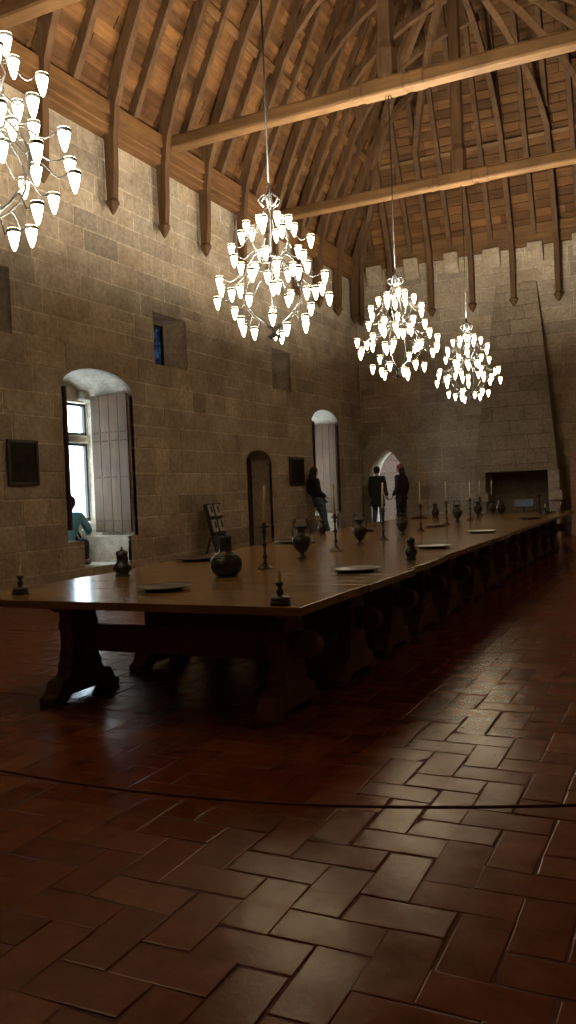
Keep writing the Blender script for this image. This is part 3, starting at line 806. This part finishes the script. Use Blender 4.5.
amphora(-3.64, 17.2, 'two-handled amphora sixth from the viewer, before the fireplace', .92, .9)
tall_candle(-3.83, 18.05, 'tall candlestick farthest from the viewer, before the fireplace opening', .004)
jug(-3.62, 17.95, 'broad dark jar last in the middle row before the fireplace', 1.2, 0, False, [(.05, 0), (.06, .02), (.085, .08), (.08, .12), (.045, .17), (.035, .2), (.045, .24), (.04, .24)], 'bronze')
short_candle(-2.56, 16.9, 'short dark candlestick on the far right part of the table', .9)
short_candle(-2.40, 17.9, 'short dark candlestick at the far right corner of the table', 1.2)
plate(-2.51, 14.9, 'round dark plate on the right edge toward the far end', .2, 'bronze')
plate(-2.62, 17.5, 'round dark plate between the two farthest short candlesticks', .2, 'bronze')

# ------------------------------------------------------------------ fireplace
FY = 21.52
fp = empty('fireplace', (-3.93, 22.0, 0)); tag(fp, 'large stone fireplace with tall tapering hood on the far wall', 'fireplace')
def FB(mb, name, mat, bev=0):
    o = mb.build(name, mat, fp, bev); o.matrix_parent_inverse = Matrix.Translation((3.93, -22.0, 0)); return o
m = MB()
def ringv(z, x0, x1, y): return [(x0, y, z), (x1, y, z), (x1, YB + .02, z), (x0, YB + .02, z)]
vs = ringv(1.67, -4.98, -2.93, FY) + ringv(1.95, -4.96, -2.945, FY + .03) + ringv(6.5, -4.42, -3.40, YB - .07)
fs = [(3, 2, 1, 0), (8, 9, 10, 11)]
for s0 in (0, 4):
    for k in range(4): fs.append((s0 + k, s0 + (k + 1) % 4, s0 + 4 + (k + 1) % 4, s0 + 4 + k))
m.add(vs, fs); FB(m, 'hood', M['ashlar'], .01)
for x0, x1 in ((-4.98, -4.70), (-3.17, -2.89)):
    m = MB(); m.rng((x0, FY, 1.16), (x1, YB, 1.67)); m.rng((x0 + .0, FY + .1, 0), (x1 - .02, YB, .92)); m.rng((x0, FY + .02, .92), (x1 + .05, YB, 1.16)); FB(m, 'jamb', M['ashlar' if x0 < -4 else 'smooth_stone'], .015)
m = MB(); m.rng((-5.05, FY - .35, 0), (-2.85, YB + .5, .10)); FB(m, 'hearth', M['smooth_stone'], .01)
m = MB(); m.rng((-4.84, YB + .5, .1), (-3.14, YB + .54, 1.68)); FB(m, 'fireback', M['ashlar'])
m = MB()
for x in (-3.42,):
    m.tube([(x, 21.75, .12), (x, 21.75, 1.0)], .018, 8); m.ball((x, 21.75, 1.03), .035, 2); m.tube([(x, 21.75, .3), (x, 22.2, .3)], .014, 6); m.tube([(x - .1, 21.75, .1), (x - .07, 21.75, .2), (x, 21.75, .26), (x + .07, 21.75, .2), (x + .1, 21.75, .1)], .014, 6); m.tube([(x, 22.2, .3), (x, 22.2, .1)], .012, 6)
tag(m.build('andiron', M['iron']), 'black iron andiron standing in the fireplace opening', 'andiron')
m = MB(); m.box((-3.83, 21.86, .86), (.46, .02, .19), Matrix.Rotation(-.35, 3, 'X'))
sg = empty('notice_board', (-3.83, 21.86, .1)); tag(sg, 'small pale blue board on a stand inside the fireplace', 'board')
o = m.build('panel', M['panel'], sg); o.matrix_parent_inverse = Matrix.Translation((3.83, -21.86, -.1))
m = MB(); m.tube([(-3.83, 21.90, .1), (-3.83, 21.88, .84)], .012, 6); m.lathe([(.1, .1), (.1, .112), (.015, .12)], (-3.83, 21.9, 0), 16); o = m.build('stand', M['iron'], sg); o.matrix_parent_inverse = Matrix.Translation((3.83, -21.86, -.1))
m = MB(); m.rng((-2.68, 21.9, 0), (-1.7, YB - .03, 1.98)); m.rng((-2.76, 21.85, 1.98), (-1.65, YB - .03, 2.05)); m.rng((-2.7, 21.8, 0), (-1.65, YB - .03, .12))
tag(m.build('stone_pier', M['pink_stone'], None, .015), 'pinkish stone pier with flat cap at the right edge', 'pier')

# ------------------------------------------------------------------ pictures, leaflet rack, rope
def picture(y0, y1, z0, z1, label):
    root = empty('picture', (XL + .03, (y0 + y1) / 2, z0)); tag(root, label, 'picture')
    h = (y1 - y0) / 2; H = z1 - z0; m = MB(); t = .045
    m.rng((0, -h, 0), (.035, -h + t, H)); m.rng((0, h - t, 0), (.035, h, H)); m.rng((0, -h + t, 0), (.035, h - t, t)); m.rng((0, -h + t, H - t), (.035, h - t, H)); m.build('frame', M['frame'], root, .008)
    m = MB(); m.rng((.0, -h + t, t), (.014, h - t, H - t)); m.build('canvas', CANV, root)
CANV = plain('dark_canvas', (.025, .018, .014), .7, 0, .2, var=.8, scale=5)
picture(8.58, 9.17, 1.62, 2.25, 'dark framed painting on the wall left of the near window')
picture(17.42, 18.2, 1.52, 2.18, 'dark framed painting on the wall between the low door and far window')

rk = empty('leaflet_rack', (-7.95, 13.55, 0), 0); tag(rk, 'black leaning leaflet rack standing against the long wall', 'rack')
tilt = Matrix.Rotation(-.25, 3, 'Y')
m = MB(); m.box((0, 0, .62), (.03, .5, 1.22), tilt); m.build('back_panel', M['black'], rk, .004)
m = MB()
for z in (1.22, .98, .66): 
    p = tilt @ Vector((.035, 0, z - .62)); m.box((p.x, p.y, p.z + .62), (.06, .5, .02), tilt)
m.build('shelf', M['black'], rk)
m = MB()
for s in (-1, 1): m.path([(-.28, s * .2, 0), (-.05, s * .2, .6)], .02, .02)
m.build('strut', M['black'], rk)
gi = 0
for zz in (1.10, .81):
    for yy in (-.12, .12):
        p = tilt @ Vector((.042, yy, zz - .62)); m = MB(); m.box((0, 0, 0), (.008, .17, .23), tilt)
        o = m.build('leaflet', M['paper']); o.location = (-7.95 + p.x, 13.55 + p.y, p.z + .62)
        tag(o, '%s %s pale leaflet on the black leaning rack' % ('upper' if zz > 1 else 'lower', 'left' if yy < 0 else 'right'), 'leaflet', 'leaflets on the rack')
        m = MB(); m.box((.006, .02, .02), (.003, .06, .13), tilt); m.box((.006, -.04, -.06), (.003, .05, .05), tilt); m.build('picture_print', M['print'], o)

# rope barrier across the foreground
def sag(p, q, dip, n=24):
    p = Vector(p); q = Vector(q); return [p.lerp(q, i / n) - Vector((0, 0, dip * 4 * (i / n) * (1 - i / n))) for i in range(n + 1)]
PA, PB = (-4.75, 2.6, .56), (.3, 2.6, .55)
m = MB(); m.tube([(-4.75 + 5.05 * i / 40, 2.6, .275 + .044 * (-4.75 + 5.05 * i / 40 + 2.2) ** 2) for i in range(41)], .0055, 8)
tag(m.build('barrier_rope', M['rope']), 'thin dark red rope sagging across the foreground', 'rope')
for (x, y, z), lb in ((PA, 'left'), (PB, 'right')):
    root = empty('barrier_post', (x, y, 0)); tag(root, 'dark barrier post holding the %s end of the red rope' % lb, 'post')
    m = MB(); m.lathe([(.14, 0), (.14, .015), (.05, .035), (.018, .06)], seg=24); m.build('base', M['iron'], root)
    m = MB(); m.lathe([(.014, .05), (.014, z - .04), (.022, z - .03), (.02, z - .015), (.005, z - .012)], seg=12); m.build('pole', M['iron'], root)
bs = empty('floor_bell', (-6.25, 7.5, 0)); tag(bs, 'small bell-shaped brass weight on the floor behind the near table', 'weight')
m = MB(); m.lathe([(.155, 0), (.155, .02), (.11, .035), (.085, .06), (.07, .12), (.04, .15), (.02, .16)], seg=24); m.build('bell', M['brass'], bs)
m = MB(); m.lathe([(.014, .155), (.012, .30), (.02, .31), (.005, .33)], seg=10); m.build('stem', M['brass'], bs)

# ------------------------------------------------------------------ people
def skin_mesh(pts, edges, root=0, sub=2):
    """pts: list of (co, radius)"""
    me = bpy.data.meshes.new('sk'); me.from_pydata([p for p, r in pts], edges, [])
    o = bpy.data.objects.new('sk', me); COL.objects.link(o)
    m = o.modifiers.new('s', 'SKIN'); m.use_smooth_shade = True
    for i, (p, r) in enumerate(pts):
        sv = me.skin_vertices[0].data[i]; rr = r if isinstance(r, tuple) else (r, r); sv.radius = rr; sv.use_root = (i == root)
    s = o.modifiers.new('ss', 'SUBSURF'); s.levels = sub; s.render_levels = sub
    dg = bpy.context.evaluated_depsgraph_get(); dg.update()
    out = bpy.data.meshes.new_from_object(o.evaluated_get(dg)); bpy.data.objects.remove(o)
    return out
def add_mesh(bm, me): bm.from_mesh(me)

def person(J, label, loc, rz, top, trousers, hairlen='short', extras=None, long_coat=False, bag=None):
    """J: dict of joints in local metres (figure faces +Y). neck, head etc."""
    V = {k: Vector(v) for k, v in J.items()}
    root = empty('person', loc, rz); tag(root, label, 'person')
    pts = []; ed = []; idx = {}
    def P(n, co, r, par=None):
        idx[n] = len(pts); pts.append((tuple(co), r))
        if par: ed.append((idx[par], idx[n]))
    P('pel', V['pelvis'], (.135, .10)); P('hem', V['pelvis'] - (V['chest'] - V['pelvis']).normalized() * .10, (.13, .10), 'pel'); P('waist', V['pelvis'].lerp(V['chest'], .45), (.115, .09), 'pel'); P('chest', V['chest'], (.14, .105), 'waist')
    P('neck0', V['chest'].lerp(V['neck'], .75), (.07, .06), 'chest'); P('neck', V['neck'], .052, 'neck0'); P('headb', V['neck'].lerp(V['head'], .5), .055, 'neck')
    for s in 'LR':
        P('sh' + s, V['sh' + s], .058, 'chest' if True else 0); P('el' + s, V['el' + s], .041, 'sh' + s); P('wr' + s, V['wr' + s], .027, 'el' + s)
        d = (V['wr' + s] - V['el' + s]).normalized(); side = d.cross(Vector((0, 1, 0)) if abs(d.y) < .8 else Vector((0, 0, 1))).normalized()
        pal = V['wr' + s] + d * .06; P('pa' + s, pal, (.036, .018), 'wr' + s)
        cur = side.cross(d).normalized()
        for fi, (o_, l_) in enumerate(((-.03, .062), (-.01, .074), (.01, .070), (.028, .056))):
            b = pal + d * .03 + side * o_
            P('f%s%d' % (s, fi), b, .0095, 'pa' + s); P('g%s%d' % (s, fi), b + d * l_ * .55 + cur * .008, .0088, 'f%s%d' % (s, fi)); P('h%s%d' % (s, fi), b + d * l_ * .9 + cur * .03, .0075, 'g%s%d' % (s, fi))
        tb = V['wr' + s] + d * .025 - side * .028
        P('t' + s, tb, .012, 'pa' + s); P('u' + s, tb + d * .035 - side * .03, .0095, 't' + s); P('w' + s, tb + d * .062 - side * .034, .008, 'u' + s)
        P('hp' + s, V['hp' + s], .092, 'pel'); P('kn' + s, V['kn' + s], .058, 'hp' + s); P('an' + s, V['an' + s], .038, 'kn' + s)
        P('to' + s, V['to' + s], (.04, .028), 'an' + s)
    bodym = skin_mesh(pts, ed)
    bm = bmesh.new(); bm.from_mesh(bodym)
    # head with face
    hd = MB(); H = V['head']; look = V.get('look', Vector((0, 1, 0))).normalized(); zz = Vector((0, 0, 1)); rt = look.cross(zz).normalized(); upv = rt.cross(look).normalized()
    MH = Matrix((rt, look, upv)).transposed()
    def hp(x, y, z): return H + MH @ Vector((x, y, z))
    hd.ball(H, (.075, .095, .112), 3, MH); hd.ball(hp(0, .03, -.06), (.05, .055, .055), 2, MH)
    hd.ball(hp(0, .098, -.012), (.012, .020, .024), 2, MH)
    for s in (-1, 1):
        hd.ball(hp(s * .075, 0, -.01), (.010, .02, .03), 2, MH); hd.ball(hp(s * .03, .082, .012), (.012, .01, .008), 1, MH)
    hd.ball(hp(0, .088, -.055), (.024, .008, .006), 1, MH)
    hm = hd.mesh('h'); bm.from_mesh(hm)
    me = bpy.data.meshes.new('body'); bm.to_mesh(me); bm.free(); me.materials.append(M['skin'])
    for p in me.polygons: p.use_smooth = True
    bo = bpy.data.objects.new('body', me); COL.objects.link(bo); bo.parent = root
    hr = MB(); hr.ball(hp(0, -.018, .025), (.086, .095, .105), 3, MH)
    if hairlen == 'long':
        hr.ball(hp(0, -.06, -.09), (.08, .05, .15), 3, MH)
        for s in (-1, 1): hr.ball(hp(s * .065, -.01, -.07), (.03, .05, .12), 2, MH)
    else: hr.ball(hp(0, -.045, -.03), (.074, .055, .07), 2, MH)
    hr.build('hair', M['hair'], root)
    def garment(name, names, mat, grow, root_n, hems=()):
        ids = {n: i for i, n in enumerate(names)}
        pp = []
        for n in names:
            co, r = pts[idx[n]]; rr = r if isinstance(r, tuple) else (r, r); pp.append((co, (rr[0] + grow, rr[1] + grow)))
        ee = [(ids[n1], ids[n2]) for n1 in names for n2 in names if (idx[n1], idx[n2]) in ed]
        mm = skin_mesh(pp, ee, ids[root_n]); mm.materials.append(mat)
        o = bpy.data.objects.new(name, mm); COL.objects.link(o); o.parent = root; return o
    garment('jacket', ['pel', 'hem', 'waist', 'chest', 'neck0', 'shL', 'elL', 'wrL', 'shR', 'elR', 'wrR'], top, .026, 'pel')
    garment('trousers', ['pel', 'waist', 'hpL', 'knL', 'anL', 'hpR', 'knR', 'anR'], trousers, .02, 'pel')
    for s in 'LR':
        m = MB(); a = V['an' + s]; t = V['to' + s]; d = (t - a); d.z = 0; d.normalize()
        zf = min(a.z, t.z) ; mid = a.lerp(t, .55)
        rot = Matrix.Rotation(math.atan2(d.x, d.y) * -1, 3, 'Z')
        m.ball((mid.x, mid.y, t.z + .012), (.048, .15, .045), 3, rot); m.build('shoe', M['shoe'], root)
    if long_coat:
        m = MB(); c = V['pelvis']; m.lathe([(.20, c.z - .32), (.19, c.z - .15), (.165, c.z + .05), (.15, c.z + .2), (.02, c.z + .22)], (c.x, c.y, 0), 20)
        m.build('coat_skirt', top, root)
    return root, V

stand = dict(pelvis=(0, 0, .93), chest=(0, -.01, 1.28), neck=(0, 0, 1.48), head=(0, .02, 1.61), shL=(-.18, 0, 1.38), shR=(.18, 0, 1.38), elL=(-.25, -.04, 1.1), elR=(.25, -.04, 1.1), wrL=(-.24, .05, .86), wrR=(.24, .05, .86),
             hpL=(-.09, 0, .86), hpR=(.09, 0, .86), knL=(-.1, .03, .48), knR=(.1, .0, .48), anL=(-.1, 0, .08), anR=(.11, -.02, .08), toL=(-.11, .15, .035), toR=(.13, .13, .035))
def mod(**k): d = dict(stand); d.update(k); return d
# leaning by the far window, back against the wall to its left, facing right
J = mod(pelvis=(0, .02, .90), chest=(0, -.12, 1.22), neck=(0, -.14, 1.42), head=(0, -.08, 1.54), shL=(-.17, -.12, 1.32), shR=(.17, -.12, 1.32), elL=(-.22, -.08, 1.05), elR=(.22, -.1, 1.05), wrL=(-.14, .12, .95), wrR=(.14, .12, .95),
        hpL=(-.08, .02, .84), hpR=(.08, .02, .84), knL=(-.09, .2, .47), knR=(.09, .12, .46), anL=(-.09, .32, .08), anR=(.09, .02, .08), toL=(-.1, .47, .035), toR=(.1, .17, .035), look=(.1, 1, -.35))
person(J, 'person in black jacket and blue jeans leaning beside the far window', (-8.03, 18.42, .285), math.radians(-35), M['jacket'], M['navy'], 'long')
# two visitors at the pointed far door
J = mod(elR=(.27, .0, 1.12), wrR=(.3, .1, .9), knL=(-.1, .12, .5), anL=(-.1, -.08, .12), toL=(-.11, .06, .05), look=(.15, 1, -.1))
J.update(shL=(-.18, 0, 1.37), shR=(.18, 0, 1.37), elL=(-.2, -.04, 1.1), elR=(.21, -.02, 1.1), wrL=(-.17, .06, .86), wrR=(.24, .1, .88), head=(0, .05, 1.58))
person(J, 'person seen from behind in a dark green coat, left side of the far door', (-7.72, 21.8, .275), math.radians(8), M['green_coat'], M['navy'], 'short', long_coat=True)
root, V = person(mod(look=(-.4, 1, -.2), wrL=(-.22, .12, .88)), 'slim person in a dark coat and red head scarf, right side of the far door', (-7.06, 21.85, .275), math.radians(75), M['plum_coat'], M['trouser'], 'long')
m = MB(); m.lathe([(.088, .0), (.096, .03), (.09, .06), (.05, .11)], tuple(V['head'] + Vector((0, -.01, .01))), 18, cap=False); m.build('head_scarf', M['pink'], root)
# visitor sitting in the near window niche, leaning on the sill
J = dict(pelvis=(0, 0, .12), chest=(0, .06, .44), neck=(0, .12, .62), head=(0, .2, .74), shL=(-.2, .07, .53), shR=(.2, .07, .53), elL=(-.27, .2, .3), elR=(.27, .22, .3), wrL=(-.18, .42, .28), wrR=(.16, .44, .30),
         hpL=(-.1, .04, .1), hpR=(.1, .04, .1), knL=(-.13, .44, .12), knR=(.13, .44, .12), anL=(-.13, .46, -.17), anR=(.13, .46, -.17), toL=(-.13, .60, -.22), toR=(.13, .60, -.22), look=(-.3, 1, -.5))
root, V = person(J, 'person in a light blue shirt with dark strap sitting in the near window', (-8.68, 10.20, .60), math.radians(22), M['shirt'], M['trouser'], 'short')
m = MB(); m.tube([(-.17, .05, .58), (-.08, .20, .5), (.06, .215, .38), (.16, .15, .2)], .014, 6); m.build('strap', M['strap'], root)

# ------------------------------------------------------------------ light, world, camera
w = bpy.data.worlds.new('sky'); sc.world = w; w.use_nodes = True
bg = w.node_tree.nodes['Background']; bg.inputs[0].default_value = (.72, .88, 1.0, 1); bg.inputs[1].default_value = 12.5
def portal(x, y, z, sx, sz, name, rot):
    l = bpy.data.lights.new(name, 'AREA'); l.shape = 'RECTANGLE'; l.size = sx; l.size_y = sz; l.cycles.is_portal = True
    o = bpy.data.objects.new(name, l); COL.objects.link(o); o.location = (x, y, z); o.rotation_euler = rot
for (a, b) in WINS: portal(XL - 1.35, (a + b) / 2 + .18, 2.03, 2.1, 1.9, 'window_portal', (0, -PI / 2, 0))
portal(-4.45, 24.1, 1.8, 3.2, 2.6, 'corridor_portal', (0, PI / 2, 0))

cam = bpy.data.cameras.new('camera'); co = bpy.data.objects.new('camera', cam); COL.objects.link(co); sc.camera = co
F = 840.0
cx, cy = 288.0, 512.0
Y = Vector((690 - cx, 475 - cy, F)).normalized(); hz = Vector((1, -.04, 0)); U = Y.cross(hz).normalized()
if U.y > 0: U = -U
X = Y.cross(U)
# world axes X, Y, U are given in camera coordinates (right, down, forward); invert
right = Vector((X.x, Y.x, U.x)); down = Vector((X.y, Y.y, U.y)); fwd = Vector((X.z, Y.z, U.z))
mat = Matrix((right, -down, -fwd)).transposed().to_4x4(); mat.translation = Vector((0, 0, 1.4)); co.matrix_world = mat
cam.sensor_fit = 'VERTICAL'; cam.sensor_height = 36; cam.lens = F / 1024 * 36; cam.clip_start = .05

sc.view_settings.view_transform = 'Standard'; sc.view_settings.look = 'None'; sc.view_settings.gamma = 1; sc.view_settings.use_curve_mapping = False
sc.view_settings.exposure = 0
cy_ = sc.cycles
cy_.use_denoising = True
cy_.max_bounces = 8; cy_.diffuse_bounces = 4; cy_.glossy_bounces = 3; cy_.transparent_max_bounces = 8
cy_.sample_clamp_indirect = 6; cy_.use_light_tree = True
cy_.caustics_reflective = False; cy_.caustics_refractive = False
